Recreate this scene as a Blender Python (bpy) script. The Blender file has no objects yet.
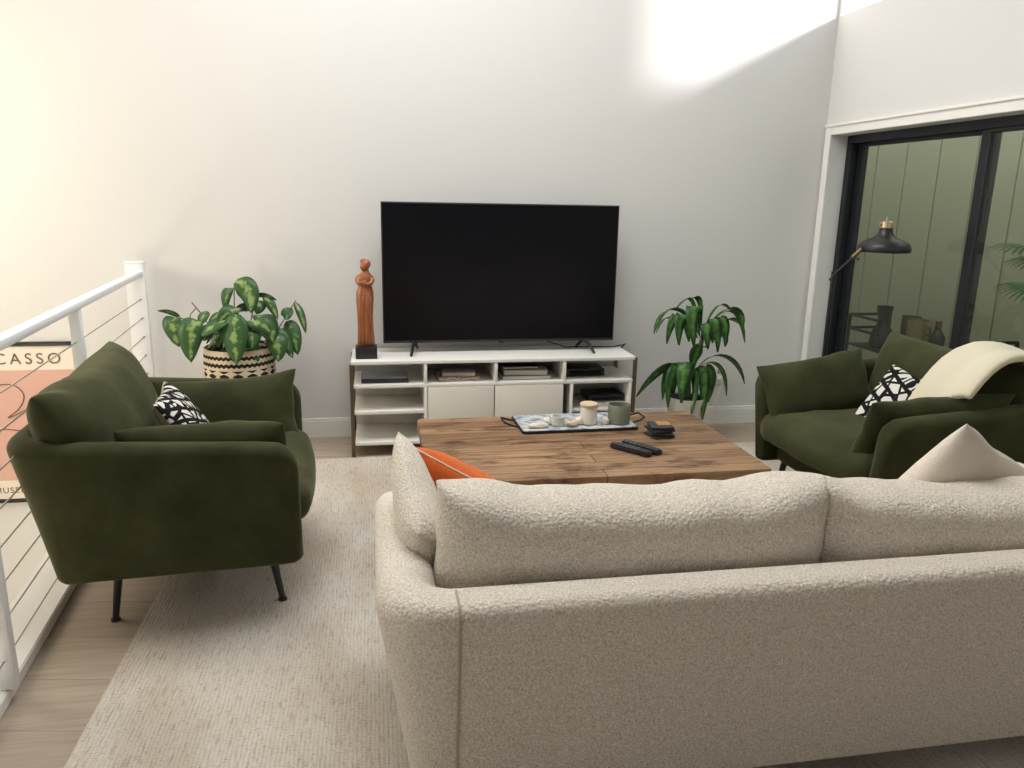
import bpy, bmesh, math, random
from mathutils import Vector, Matrix, Euler, noise
random.seed(7)
PI = math.pi
R = math.radians
C = bpy.context.collection
scene = bpy.context.scene

# ---------------------------------------------------------------- camera
def make_camera():
    yaw, pitch, roll = R(10.3), R(13.6), R(1.1)
    fw = Vector((math.sin(yaw)*math.cos(pitch), math.cos(yaw)*math.cos(pitch), -math.sin(pitch)))
    r0 = Vector((math.cos(yaw), -math.sin(yaw), 0)); u0 = r0.cross(fw)
    r = math.cos(roll)*r0 + math.sin(roll)*u0; u = r.cross(fw)
    m = Matrix((r, u, -fw)).transposed().to_4x4(); m.translation = (0, 0, 1.5)
    cd = bpy.data.cameras.new('camera'); cd.sensor_width = 36; cd.lens = 769/1024*36; cd.clip_start = .02
    co = bpy.data.objects.new('camera', cd); C.objects.link(co); co.matrix_world = m
    scene.camera = co
make_camera()

# ---------------------------------------------------------------- world, sun, daylight, exposure
vs = scene.view_settings
vs.view_transform = 'Standard'; vs.look = 'None'; vs.gamma = 1; vs.use_curve_mapping = False
vs.exposure = 0.0
w = bpy.data.worlds.new('sky'); scene.world = w; w.use_nodes = True
bg = w.node_tree.nodes['Background']; bg.inputs[0].default_value = (.86, .93, 1, 1); bg.inputs[1].default_value = 2.2

def add_sun():
    ld = bpy.data.lights.new('sun', 'SUN'); ld.energy = 13; ld.color = (1, .98, .95); ld.angle = R(13)
    o = bpy.data.objects.new('sun', ld); C.objects.link(o)
    d = Vector((-.975, .80, -.395))
    o.rotation_euler = d.to_track_quat('-Z', 'Y').to_euler()
add_sun()
def area(name, loc, direction, sx, sy, power, color):
    ld = bpy.data.lights.new(name, 'AREA'); ld.shape = 'RECTANGLE'; ld.size = sx; ld.size_y = sy
    ld.energy = power; ld.color = color
    o = bpy.data.objects.new(name, ld); C.objects.link(o); o.location = loc
    o.rotation_euler = Vector(direction).to_track_quat('-Z', 'Y').to_euler()
    return o
SKY = (-1.3, 1.7, 2.3, 4.1)          # roof light opening x0,x1,y0,y1
CEIL = 3.75
area('roof_light_daylight', ((SKY[0]+SKY[1])/2, (SKY[2]+SKY[3])/2, CEIL+.25), (0, 0, -1), SKY[1]-SKY[0]-.1, SKY[3]-SKY[2]-.1, 90, (1, .985, .96))
area('stair_window_daylight', (-3.12, 3.6, 1.9), (1, .25, -.2), 1.3, 1.5, 42, (1, .82, .56))

area('stairwell_fill', (-2.45, 1.35, -.55), (.1, 1, -.25), .7, .7, 34, (1, .86, .64))  # warm fill added to brighten the stairwell, not a known lamp
area('rear_left_fill', (-3.12, -1.7, 1.5), (1, .25, -.1), 1.3, 1.5, 13, (1, .93, .84))  # fill added behind the camera to lift the sofa back, no known window

# ---------------------------------------------------------------- node helpers
def mat(name, base=(.8, .8, .8), rough=.6, metal=0, spec=.5, sheen=0):
    m = bpy.data.materials.new(name); m.use_nodes = True
    b = m.node_tree.nodes['Principled BSDF']
    b.inputs['Base Color'].default_value = (*base, 1); b.inputs['Roughness'].default_value = rough
    b.inputs['Metallic'].default_value = metal; b.inputs['Specular IOR Level'].default_value = spec
    if sheen:
        b.inputs['Sheen Weight'].default_value = sheen; b.inputs['Sheen Roughness'].default_value = .4
    return m
def N(m, t, **kw):
    n = m.node_tree.nodes.new(t)
    for k, v in kw.items():
        if k in n.inputs.keys() if hasattr(n.inputs, 'keys') else False: n.inputs[k].default_value = v
        else: setattr(n, k, v)
    return n
def L(m, a, b): m.node_tree.links.new(a, b)
def bsdf(m): return m.node_tree.nodes['Principled BSDF']
def coords(m, scale=(1, 1, 1), kind='Object', rot=(0, 0, 0)):
    tc = N(m, 'ShaderNodeTexCoord'); mp = N(m, 'ShaderNodeMapping')
    mp.inputs['Scale'].default_value = scale; mp.inputs['Rotation'].default_value = rot
    L(m, tc.outputs[kind], mp.inputs[0]); return mp.outputs[0]
def ramp(m, fac, stops):
    r = N(m, 'ShaderNodeValToRGB'); e = r.color_ramp.elements
    while len(e) < len(stops): e.new(.5)
    for el, (p, c) in zip(e, stops):
        el.position = p; el.color = (*c, 1) if len(c) == 3 else c
    L(m, fac, r.inputs[0]); return r.outputs[0]
def bump(m, h, strength=.5, dist=.01, nrm=None):
    b = N(m, 'ShaderNodeBump'); b.inputs['Strength'].default_value = strength; b.inputs['Distance'].default_value = dist
    L(m, h, b.inputs['Height'])
    if nrm: L(m, nrm, b.inputs['Normal'])
    L(m, b.outputs[0], bsdf(m).inputs['Normal']); return b.outputs[0]
def noise_tex(m, vec, scale, detail=3, rough=.5):
    n = N(m, 'ShaderNodeTexNoise'); n.inputs['Scale'].default_value = scale
    n.inputs['Detail'].default_value = detail; n.inputs['Roughness'].default_value = rough
    L(m, vec, n.inputs['Vector']); return n.outputs['Fac']
def mixc(m, fac, a, b, blend='MIX'):
    n = N(m, 'ShaderNodeMix'); n.data_type = 'RGBA'; n.blend_type = blend
    for sock, v in ((n.inputs[0], fac), (n.inputs[6], a), (n.inputs[7], b)):
        if isinstance(v, (int, float)): sock.default_value = v
        elif isinstance(v, tuple): sock.default_value = (*v, 1)
        else: L(m, v, sock)
    return n.outputs[2]
def math_n(m, op, a, b=0, c=0):
    n = N(m, 'ShaderNodeMath'); n.operation = op
    for i, v in enumerate((a, b, c)):
        if isinstance(v, (int, float)): n.inputs[i].default_value = v
        else: L(m, v, n.inputs[i])
    return n.outputs[0]

# ---------------------------------------------------------------- materials
M = {}
def wall_mat(name, col):
    m = mat(name, col, .75, spec=.2); v = coords(m)
    bump(m, noise_tex(m, v, 140, 2), .06, .002); return m
M['wall'] = wall_mat('white_wall_paint', (.685, .68, .668))
M['trim'] = mat('white_trim_paint', (.82, .81, .78), .45)
M['white_metal'] = mat('white_painted_steel', (.80, .81, .84), .4)
M['cable'] = mat('steel_cable', (.45, .42, .38), .35, .8)
M['black_frame'] = mat('black_aluminium', (.010, .012, .016), .4, spec=.35)

def floor_mat():
    m = mat('oak_floor_planks', rough=.5, spec=.3)
    v = coords(m, rot=(0, 0, R(9)))
    b = N(m, 'ShaderNodeTexBrick'); L(m, v, b.inputs['Vector'])
    b.inputs['Scale'].default_value = 1; b.inputs['Brick Width'].default_value = 1.9; b.inputs['Row Height'].default_value = .24
    b.inputs['Mortar Size'].default_value = .0015; b.inputs['Color1'].default_value = (.36, .295, .23, 1)
    b.inputs['Color2'].default_value = (.44, .365, .285, 1); b.inputs['Mortar'].default_value = (.24, .19, .14, 1); b.offset = .37
    v2 = coords(m, (1.2, 22, 1), rot=(0, 0, R(9)))
    n = noise_tex(m, v2, 2.4, 6, .6)
    g = ramp(m, n, [(.3, (.80, .78, .76)), (.7, (1.08, 1.08, 1.08))])
    L(m, mixc(m, 1, b.outputs['Color'], g, 'MULTIPLY'), bsdf(m).inputs['Base Color'])
    bump(m, n, .1, .002); return m
M['floor'] = floor_mat()

def rug_mat():
    m = mat('woven_wool_rug', rough=.95, spec=.1, sheen=.15)
    v = coords(m)
    big = noise_tex(m, coords(m, (2.2, .9, 1)), 1.6, 3)
    rows = N(m, 'ShaderNodeTexWave'); rows.wave_type = 'BANDS'; rows.bands_direction = 'X'
    rows.inputs['Scale'].default_value = 26; rows.inputs['Distortion'].default_value = .8; rows.inputs['Detail'].default_value = 2
    L(m, v, rows.inputs['Vector'])
    knots = noise_tex(m, coords(m, (60, 200, 1)), 1, 2, .6)
    dash = noise_tex(m, coords(m, (110, 16, 1)), 1, 2, .5)
    base = ramp(m, big, [(.32, (.51, .435, .345)), (.62, (.665, .615, .55))])
    fleck = ramp(m, dash, [(.30, (.60, .53, .46)), (.48, (1, 1, 1))])
    fleck2 = ramp(m, knots, [(.28, (.62, .54, .46)), (.46, (1, 1, 1))])
    c = mixc(m, 1, mixc(m, .55, base, fleck, 'MULTIPLY'), fleck2, 'MULTIPLY')
    c = mixc(m, .12, c, rows.outputs['Color'], 'MULTIPLY')
    L(m, c, bsdf(m).inputs['Base Color'])
    h = math_n(m, 'ADD', math_n(m, 'MULTIPLY', rows.outputs['Fac'], .25), math_n(m, 'ADD', knots, dash))
    bump(m, h, .6, .006); return m
M['rug'] = rug_mat()

def velvet(name, a, b):
    m = mat(name, rough=.85, spec=.12, sheen=.27)
    bsdf(m).inputs['Sheen Tint'].default_value = (.60, .64, .40, 1)
    n = noise_tex(m, coords(m), 5, 4, .6)
    L(m, ramp(m, n, [(.3, a), (.7, b)]), bsdf(m).inputs['Base Color'])
    n2 = noise_tex(m, coords(m), 9, 3, .5)
    bump(m, n2, .22, .02); return m
M['velvet'] = velvet('olive_green_velvet', (.029, .031, .013), (.057, .0585, .026))
def boucle(name, a, b, sc=130):
    m = mat(name, rough=.95, spec=.1, sheen=.3)
    v = coords(m)
    vo = N(m, 'ShaderNodeTexVoronoi'); vo.inputs['Scale'].default_value = sc; L(m, v, vo.inputs['Vector'])
    n = noise_tex(m, v, sc*1.7, 3, .6)
    h = math_n(m, 'ADD', math_n(m, 'MULTIPLY', vo.outputs['Distance'], -1), math_n(m, 'MULTIPLY', n, .8))
    L(m, ramp(m, n, [(.3, a), (.7, b)]), bsdf(m).inputs['Base Color'])
    bump(m, h, .65, .6/sc); return m
M['boucle'] = boucle('cream_boucle', (.51, .452, .375), (.93, .855, .75), 115)
M['linen'] = boucle('cream_linen', (.70, .63, .54), (.80, .72, .63), 260)
M['wool'] = boucle('ivory_wool_throw', (.70, .64, .48), (.80, .74, .58), 240)
M['orange'] = boucle('orange_cotton', (.62, .12, .025), (.75, .17, .04), 220)
M['beige_back'] = boucle('beige_cotton', (.45, .37, .27), (.55, .46, .35), 240)
M['white_cotton'] = boucle('white_cotton', (.66, .64, .60), (.75, .73, .70), 240)
M['black_metal'] = mat('black_metal', (.012, .012, .013), .4, spec=.5)
M['bronze'] = mat('brushed_bronze', (.17, .125, .075), .45, .8)
M['cart_metal'] = mat('dark_cart_metal', (.022, .021, .018), .5, .3)
M['brass'] = mat('brass', (.56, .46, .30), .3, .9)
M['laminate'] = mat('white_laminate', (.80, .79, .75), .35)
M['door_white'] = mat('ivory_lacquer', (.74, .71, .64), .4)
M['screen'] = mat('tv_screen', (.004, .004, .006), .22, spec=.18)
M['plastic'] = mat('black_plastic', (.012, .012, .014), .45)
M['coaster'] = mat('dark_slate_coaster', (.03, .032, .036), .4)
M['button'] = mat('grey_rubber', (.16, .17, .19), .6)

def pattern_mat(name, sx, seed):
    m = mat(name, rough=.9, spec=.1)
    v = coords(m, (1, 1, 1))
    sep = N(m, 'ShaderNodeSeparateXYZ'); L(m, v, sep.inputs[0])
    # tilted petal cells: two crossing diagonal families of stripes cut by voronoi seams
    mp = N(m, 'ShaderNodeMapping'); mp.inputs['Scale'].default_value = (sx, 0, sx*.62); mp.inputs['Rotation'].default_value = (0, R(28), 0)
    mp.inputs['Location'].default_value = (seed, 0, seed*.7); L(m, v, mp.inputs[0])
    vo = N(m, 'ShaderNodeTexVoronoi'); vo.feature = 'DISTANCE_TO_EDGE'; vo.inputs['Scale'].default_value = 1; vo.inputs['Randomness'].default_value = .78
    L(m, mp.outputs[0], vo.inputs['Vector'])
    edge = vo.outputs['Distance']
    ring = math_n(m, 'MULTIPLY', math_n(m, 'GREATER_THAN', edge, .085), math_n(m, 'LESS_THAN', edge, .27))
    wv = N(m, 'ShaderNodeTexWave'); wv.wave_type = 'BANDS'; wv.bands_direction = 'DIAGONAL'; wv.inputs['Scale'].default_value = .55
    wv.inputs['Distortion'].default_value = 1.2; L(m, mp.outputs[0], wv.inputs['Vector'])
    cut = math_n(m, 'GREATER_THAN', wv.outputs['Fac'], .22)
    L(m, mixc(m, math_n(m, 'MULTIPLY', ring, cut), (.012, .012, .014), (.72, .69, .63)), bsdf(m).inputs['Base Color'])
    return m
M['leafy_print'] = pattern_mat('black_white_leaf_print', 22, 1.3)
M['star_print'] = pattern_mat('black_white_star_print', 19, 4.1)

def wood_top():
    m = mat('reclaimed_wood_planks', rough=.5, spec=.3)
    v = coords(m)
    b = N(m, 'ShaderNodeTexBrick'); L(m, v, b.inputs['Vector']); b.inputs['Scale'].default_value = 1
    b.inputs['Brick Width'].default_value = 2.6; b.inputs['Row Height'].default_value = .095; b.inputs['Mortar Size'].default_value = .002
    b.inputs['Color1'].default_value = (.235, .140, .078, 1); b.inputs['Color2'].default_value = (.37, .235, .135, 1)
    b.inputs['Mortar'].default_value = (.05, .028, .015, 1); b.offset = .43
    n = noise_tex(m, coords(m, (1.5, 26, 8)), 1.6, 8, .7)
    g = ramp(m, n, [(.28, (.42, .36, .32)), (.5, (.95, .93, .9)), (.75, (1.35, 1.3, 1.25))])
    k = noise_tex(m, coords(m, (3, 9, 5)), 1.4, 5, .65)
    dark = ramp(m, k, [(.33, (.36, .30, .27)), (.49, (1, 1, 1))])
    c = mixc(m, 1, mixc(m, 1, b.outputs['Color'], g, 'MULTIPLY'), dark, 'MULTIPLY')
    L(m, c, bsdf(m).inputs['Base Color']); bump(m, n, .35, .004); return m
M['wood'] = wood_top()
def carved():
    m = mat('carved_mahogany', rough=.35)
    n = noise_tex(m, coords(m, (14, 14, 3)), 3, 5, .6)
    L(m, ramp(m, n, [(.3, (.22, .065, .025)), (.7, (.42, .15, .06))]), bsdf(m).inputs['Base Color']); return m
M['carved'] = carved()
def leaf_mat(name, edge, mid, lo, hi):
    m = mat(name, rough=.42, spec=.4)
    tc = N(m, 'ShaderNodeTexCoord'); sep = N(m, 'ShaderNodeSeparateXYZ'); L(m, tc.outputs['UV'], sep.inputs[0])
    d = math_n(m, 'ABSOLUTE', math_n(m, 'SUBTRACT', sep.outputs[0], .5))
    n = noise_tex(m, coords(m), 22, 3, .6)
    d2 = math_n(m, 'ADD', d, math_n(m, 'MULTIPLY', math_n(m, 'SUBTRACT', n, .5), 1.1))
    L(m, ramp(m, d2, [(lo, mid), (hi, edge)]), bsdf(m).inputs['Base Color'])
    bsdf(m).inputs['Transmission Weight'].default_value = 0
    return m
M['pothos'] = leaf_mat('variegated_pothos_leaf', (.032, .095, .028), (.24, .34, .11), -.02, .15)
M['corn_leaf'] = leaf_mat('striped_corn_plant_leaf', (.018, .07, .014), (.09, .22, .045), .0, .26)
M['stem'] = mat('green_brown_stem', (.12, .10, .045), .6)
M['cane'] = mat('green_cane', (.07, .15, .035), .5)
M['soil'] = mat('dark_soil', (.02, .015, .012), .95)
M['ceramic'] = mat('white_ceramic', (.66, .66, .61), .3)
M['sage_ceramic'] = mat('sage_green_ceramic', (.20, .215, .16), .45)
M['cream_ceramic'] = mat('cream_glass', (.74, .70, .62), .3)
M['lid_wood'] = mat('pale_wood_lid', (.66, .50, .35), .5)
M['shell'] = mat('shell', (.70, .62, .53), .5)
M['paper'] = mat('book_paper', (.70, .66, .58), .8)
M['teal_cover'] = mat('teal_book_cover', (.20, .27, .26), .5)
M['grey_cover'] = mat('grey_book_cover', (.28, .27, .26), .5)
M['navy'] = mat('navy_box', (.022, .024, .038), .45)
M['silver'] = mat('silver_grey', (.30, .30, .31), .4)
M['white_plastic'] = mat('white_plastic', (.78, .77, .73), .4)
M['terracotta_print'] = mat('orange_brown_print', (.42, .20, .09), .5)

def magazine_mat():
    m = mat('patterned_magazine_edges', rough=.7)
    n = noise_tex(m, coords(m, (30, 30, 80)), 1.5, 3)
    L(m, ramp(m, n, [(.3, (.10, .05, .05)), (.45, (.42, .22, .16)), (.55, (.55, .50, .42)), (.7, (.12, .10, .11))]), bsdf(m).inputs['Base Color']); return m
M['magazine'] = magazine_mat()
def tray_mat():
    m = mat('blue_white_marbled_glaze', rough=.2)
    n = noise_tex(m, coords(m, (11, 15, 1)), 1.3, 5, .65)
    L(m, ramp(m, n, [(.36, (.13, .18, .24)), (.46, (.38, .43, .48)), (.58, (.66, .67, .68))]), bsdf(m).inputs['Base Color']); return m
M['tray'] = tray_mat()
def basket_mat():
    m = mat('woven_black_and_cream_basket', rough=.9, spec=.1)
    tc = N(m, 'ShaderNodeTexCoord'); sep = N(m, 'ShaderNodeSeparateXYZ'); L(m, tc.outputs['UV'], sep.inputs[0])
    u, v = sep.outputs[0], sep.outputs[1]            # u round the basket, v = height in metres below the rim
    zig = math_n(m, 'MULTIPLY', math_n(m, 'PINGPONG', math_n(m, 'MULTIPLY', u, 44), .5), .018)
    vv = math_n(m, 'ADD', v, zig)
    def band(a, b): return math_n(m, 'MULTIPLY', math_n(m, 'GREATER_THAN', vv, a), math_n(m, 'LESS_THAN', vv, b))
    dk = math_n(m, 'ADD', band(.034, .052), band(.074, .094))
    chk = math_n(m, 'GREATER_THAN', math_n(m, 'ADD', math_n(m, 'SINE', math_n(m, 'MULTIPLY', u, 2*PI*16)), math_n(m, 'MULTIPLY', math_n(m, 'SINE', math_n(m, 'MULTIPLY', v, 190)), .9)), .15)
    low = math_n(m, 'MULTIPLY', chk, math_n(m, 'MULTIPLY', math_n(m, 'GREATER_THAN', v, .108), math_n(m, 'LESS_THAN', v, .30)))
    f = math_n(m, 'MINIMUM', math_n(m, 'ADD', dk, low), 1)
    L(m, mixc(m, f, (.66, .56, .41), (.03, .025, .022)), bsdf(m).inputs['Base Color'])
    wv = math_n(m, 'SINE', math_n(m, 'MULTIPLY', v, 700)); bump(m, wv, .5, .004); return m
M['basket'] = basket_mat()
def glass_mat():
    m = bpy.data.materials.new('tinted_door_glass'); m.use_nodes = True; nt = m.node_tree; nt.nodes.clear()
    out = nt.nodes.new('ShaderNodeOutputMaterial'); mix = nt.nodes.new('ShaderNodeMixShader')
    t = nt.nodes.new('ShaderNodeBsdfTransparent'); g = nt.nodes.new('ShaderNodeBsdfGlossy'); lw = nt.nodes.new('ShaderNodeLayerWeight'); fr = nt.nodes.new('ShaderNodeMapRange')
    lw.inputs[0].default_value = .35; fr.inputs[3].default_value = .02; fr.inputs[4].default_value = .11; nt.links.new(lw.outputs['Facing'], fr.inputs[0]); t.inputs[0].default_value = (.82, .84, .78, 1); g.inputs['Roughness'].default_value = .02
    nt.links.new(fr.outputs[0], mix.inputs[0]); nt.links.new(t.outputs[0], mix.inputs[1]); nt.links.new(g.outputs[0], mix.inputs[2])
    nt.links.new(mix.outputs[0], out.inputs[0]); return m
M['glass'] = glass_mat()
M['siding'] = mat('olive_cream_siding', (.455, .445, .335), .8, spec=.1)
M['patio_floor'] = mat('grey_patio_concrete', (.30, .29, .26), .9)
M['palm'] = leaf_mat('palm_frond', (.03, .09, .03), (.06, .15, .05), .05, .3)
M['poster_paper'] = mat('cream_poster_paper', (.80, .73, .63), .7)
M['poster_pink'] = mat('dusty_pink_print', (.66, .40, .33), .7)
M['poster_line'] = mat('brown_printed_line', (.16, .09, .07), .7)
M['lower_wall'] = wall_mat('cream_stair_wall', (.80, .78, .72))

# ---------------------------------------------------------------- mesh helpers
def finish(name, bm, m, parent=None, smooth=35, loc=None, rot=None, sub=0):
    me = bpy.data.meshes.new(name); bmesh.ops.recalc_face_normals(bm, faces=bm.faces[:]); bm.to_mesh(me); bm.free()
    for mm in (m if isinstance(m, (list, tuple)) else [m]): me.materials.append(mm)
    if smooth:
        for p in me.polygons: p.use_smooth = True
        if smooth < 180: me.set_sharp_from_angle(angle=R(smooth))
    o = bpy.data.objects.new(name, me); C.objects.link(o)
    if parent: o.parent = parent
    if loc: o.location = loc
    if rot: o.rotation_euler = rot
    if sub:
        s = o.modifiers.new('sub', 'SUBSURF'); s.levels = s.render_levels = sub
    return o
def tag(o, label, cat, group=None, kind=None):
    o['label'] = label; o['category'] = cat
    if group: o['group'] = group
    if kind: o['kind'] = kind
    return o
def thing(name, label, cat, loc=(0, 0, 0), rz=0, group=None):
    o = bpy.data.objects.new(name, None); o.empty_display_size = .05; C.objects.link(o)
    o.location = loc; o.rotation_euler = (0, 0, rz); return tag(o, label, cat, group)
def struct(o): o['kind'] = 'structure'; return o
def nb(): return bmesh.new()
def box(bm, x0, x1, y0, y1, z0, z1, bev=0, seg=2, mi=0):
    r = bmesh.ops.create_cube(bm, size=1); vs = r['verts']
    for v in vs: v.co = Vector(((x0+x1)/2+v.co.x*(x1-x0), (y0+y1)/2+v.co.y*(y1-y0), (z0+z1)/2+v.co.z*(z1-z0)))
    fs = list({f for v in vs for f in v.link_faces})
    for f in fs: f.material_index = mi
    if bev:
        es = list({e for v in vs for e in v.link_edges})
        bmesh.ops.bevel(bm, geom=es, offset=bev, segments=seg, affect='EDGES', profile=.5)
    return vs
def bx(name, dims, m, parent=None, bev=0, **k):
    bm = nb(); box(bm, *dims, bev=bev); return finish(name, bm, m, parent, **k)
def tube(bm, pts, r, seg=8, caps=True, mi=0):
    pts = [Vector(p) for p in pts]; n = len(pts)
    rs = r if isinstance(r, (list, tuple)) else [r]*n
    rings = []; up = None
    for i, p in enumerate(pts):
        t = (pts[min(i+1, n-1)]-pts[max(i-1, 0)]).normalized()
        if up is None: up = Vector((0, 0, 1)) if abs(t.z) < .9 else Vector((1, 0, 0))
        a = t.cross(up).normalized(); b = a.cross(t).normalized(); up = b
        rings.append([bm.verts.new(p+(a*math.cos(2*PI*k/seg)+b*math.sin(2*PI*k/seg))*rs[i]) for k in range(seg)])
    for i in range(n-1):
        for k in range(seg):
            f = bm.faces.new((rings[i][k], rings[i][(k+1) % seg], rings[i+1][(k+1) % seg], rings[i+1][k])); f.material_index = mi
    if caps:
        bm.faces.new(rings[0][::-1]).material_index = mi; bm.faces.new(rings[-1]).material_index = mi
def lathe(bm, prof, seg=32, c=(0, 0, 0), uvh=None, close=True):
    """prof: list of (r,z)"""
    rings = []
    for r, z in prof:
        rings.append([bm.verts.new((c[0]+r*math.cos(2*PI*k/seg), c[1]+r*math.sin(2*PI*k/seg), c[2]+z)) for k in range(seg)])
    uvl = bm.loops.layers.uv.verify() if uvh is not None else None
    for i in range(len(prof)-1):
        for k in range(seg):
            f = bm.faces.new((rings[i][k], rings[i][(k+1) % seg], rings[i+1][(k+1) % seg], rings[i+1][k]))
            if uvl:
                for lp, (kk, ii) in zip(f.loops, ((k, i), (k+1, i), (k+1, i+1), (k, i+1))):
                    lp[uvl].uv = (kk/seg, uvh-prof[ii][1])
    if close:
        if prof[0][0] > 1e-6: bm.faces.new(rings[0][::-1])
        if prof[-1][0] > 1e-6: bm.faces.new(rings[-1])
def rpoly(cs, n=5):
    """rounded polygon; cs = [(x,y,r)]"""
    out = []; k = len(cs)
    for i in range(k):
        p0, p, p1 = Vector(cs[i-1][:2]), Vector(cs[i][:2]), Vector(cs[(i+1) % k][:2]); r = cs[i][2]
        a = (p0-p).normalized(); b = (p1-p).normalized(); ang = a.angle(b)
        d = min(r/math.tan(ang/2), (p0-p).length*.49, (p1-p).length*.49); rr = d*math.tan(ang/2)
        cen = p+(a+b).normalized()*(rr/math.sin(ang/2))
        s = p+a*d-cen; e = p+b*d-cen
        tot = s.angle(e) if s.length > 1e-9 else 0; sg = 1 if s.x*e.y-s.y*e.x > 0 else -1
        for j in range(n):
            th = sg*tot*j/(n-1); out.append(cen+Vector((s.x*math.cos(th)-s.y*math.sin(th), s.x*math.sin(th)+s.y*math.cos(th))))
    return out
def prism(bm, poly, z0, z1, bev=0):
    lo = [bm.verts.new((p[0], p[1], z0)) for p in poly]; hi = [bm.verts.new((p[0], p[1], z1)) for p in poly]
    n = len(poly)
    for i in range(n): bm.faces.new((lo[i], lo[(i+1) % n], hi[(i+1) % n], hi[i]))
    a = bm.faces.new(lo[::-1]); b = bm.faces.new(hi)
    if bev: bmesh.ops.bevel(bm, geom=list(a.edges)+list(b.edges), offset=bev, segments=2, affect='EDGES')
def shell(bm, W, D, r, t, zb, ztop, flare, rend=.05, drop=.05, rb=None, sf=.65):
    """upholstered U: arms and back in one, local x = width, y = depth (front at +D)"""
    st = []
    na = 12
    def ps(k): return D*(1-k/na)
    ys = [ps(k)*(1) for k in range(na)]
    ys = [D-(D-r)*(k/na) for k in range(na)]
    for y in ys: st.append((-W/2, y, -1, 0))
    for k in range(11):
        a = PI+PI/2*k/10; st.append((-W/2+r+r*math.cos(a), r+r*math.sin(a), math.cos(a), math.sin(a)))
    for k in range(1, 14): st.append((-W/2+r+(W-2*r)*k/14, 0, 0, -1))
    for k in range(11):
        a = 1.5*PI+PI/2*k/10; st.append((W/2-r+r*math.cos(a), r+r*math.sin(a), math.cos(a), math.sin(a)))
    for y in ys[::-1]: st.append((W/2, y, 1, 0))
    sts = []
    for k in range(5):
        a = PI/2*k/5; sts.append((st[0][0], D+rend*math.cos(a)-rend, -1, 0, rend*(1-math.sin(a))))
    sts[-1:] = sts[-1:]
    sts += [(*s, 0) for s in st if rend < D-s[1]+1e-6 or s[1] < D-rend]
    for k in range(4, -1, -1):
        a = PI/2*k/5; sts.append((st[-1][0], D+rend*math.cos(a)-rend, 1, 0, rend*(1-math.sin(a))))
    rings = []
    for (x, y, nx, ny, d) in sts:
        zt = ztop(max(0, min(1, y/D)))
        e = (D-y)
        if abs(nx) > .99 and e < drop: zt -= drop*(1-math.sqrt(max(0, 1-((drop-e)/drop)**2)))*.9
        fl = flare*(sf+(1-sf)*abs(ny))
        ff = .9
        lo = zb+d*.6; hi = zt-d*.25
        sec = rpoly([(-fl-d*.9, lo, .03), (-d*.9, hi, t*.46*(1-abs(ny)**2)+(rb or t*.46)*abs(ny)**2), (-t+d*.9, hi, t*.46), (-t-fl*.6+d*.9, lo, .02)], 6)
        # soft bulge of the outer face
        pts = []
        for p in sec:
            pts.append(bm.verts.new((x+nx*p.x, y+ny*p.x, p.y)))
        rings.append(pts)
    K = len(rings[0])
    for i in range(len(rings)-1):
        for k in range(K): bm.faces.new((rings[i][k], rings[i][(k+1) % K], rings[i+1][(k+1) % K], rings[i+1][k]))
    bm.faces.new(rings[0][::-1]); bm.faces.new(rings[-1])
def rbox(bm, sx, sy, sz, r, n=10, puff=0, pz=(1, 1), seed=0, wr=0, c=(0, 0, 0), pf=0):
    """soft rounded box centred on c; puff domes the top, pf the front (+y)"""
    dst = bm; bm = bmesh.new(); ret = bmesh.ops.create_cube(bm, size=2)
    bmesh.ops.subdivide_edges(bm, edges=list({e for v in ret['verts'] for e in v.link_edges}), cuts=n, use_grid_fill=True)
    vs = bm.verts
    hx, hy, hz = sx/2, sy/2, sz/2
    for v in vs:
        u, vv, ww = v.co
        p = Vector((u*hx, vv*hy, ww*hz))
        q = Vector((max(-hx+r, min(hx-r, p.x)), max(-hy+r, min(hy-r, p.y)), max(-hz+r, min(hz-r, p.z))))
        d = p-q
        if d.length > 1e-9: p = q+d.normalized()*r
        if ww > 0: p.z += puff*(1-u*u)*(1-vv*vv)*ww
        if vv > 0: p.y += pf*(1-u*u)*(1-ww*ww)*vv
        if wr:
            p += Vector((0, 0, 1))*wr*noise.noise(Vector((p.x*5+seed, p.y*11, p.z*5)))
        v.co = p+Vector(c)
    me = bpy.data.meshes.new('scratch'); bm.to_mesh(me); bm.free(); dst.from_mesh(me); bpy.data.meshes.remove(me)
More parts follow.
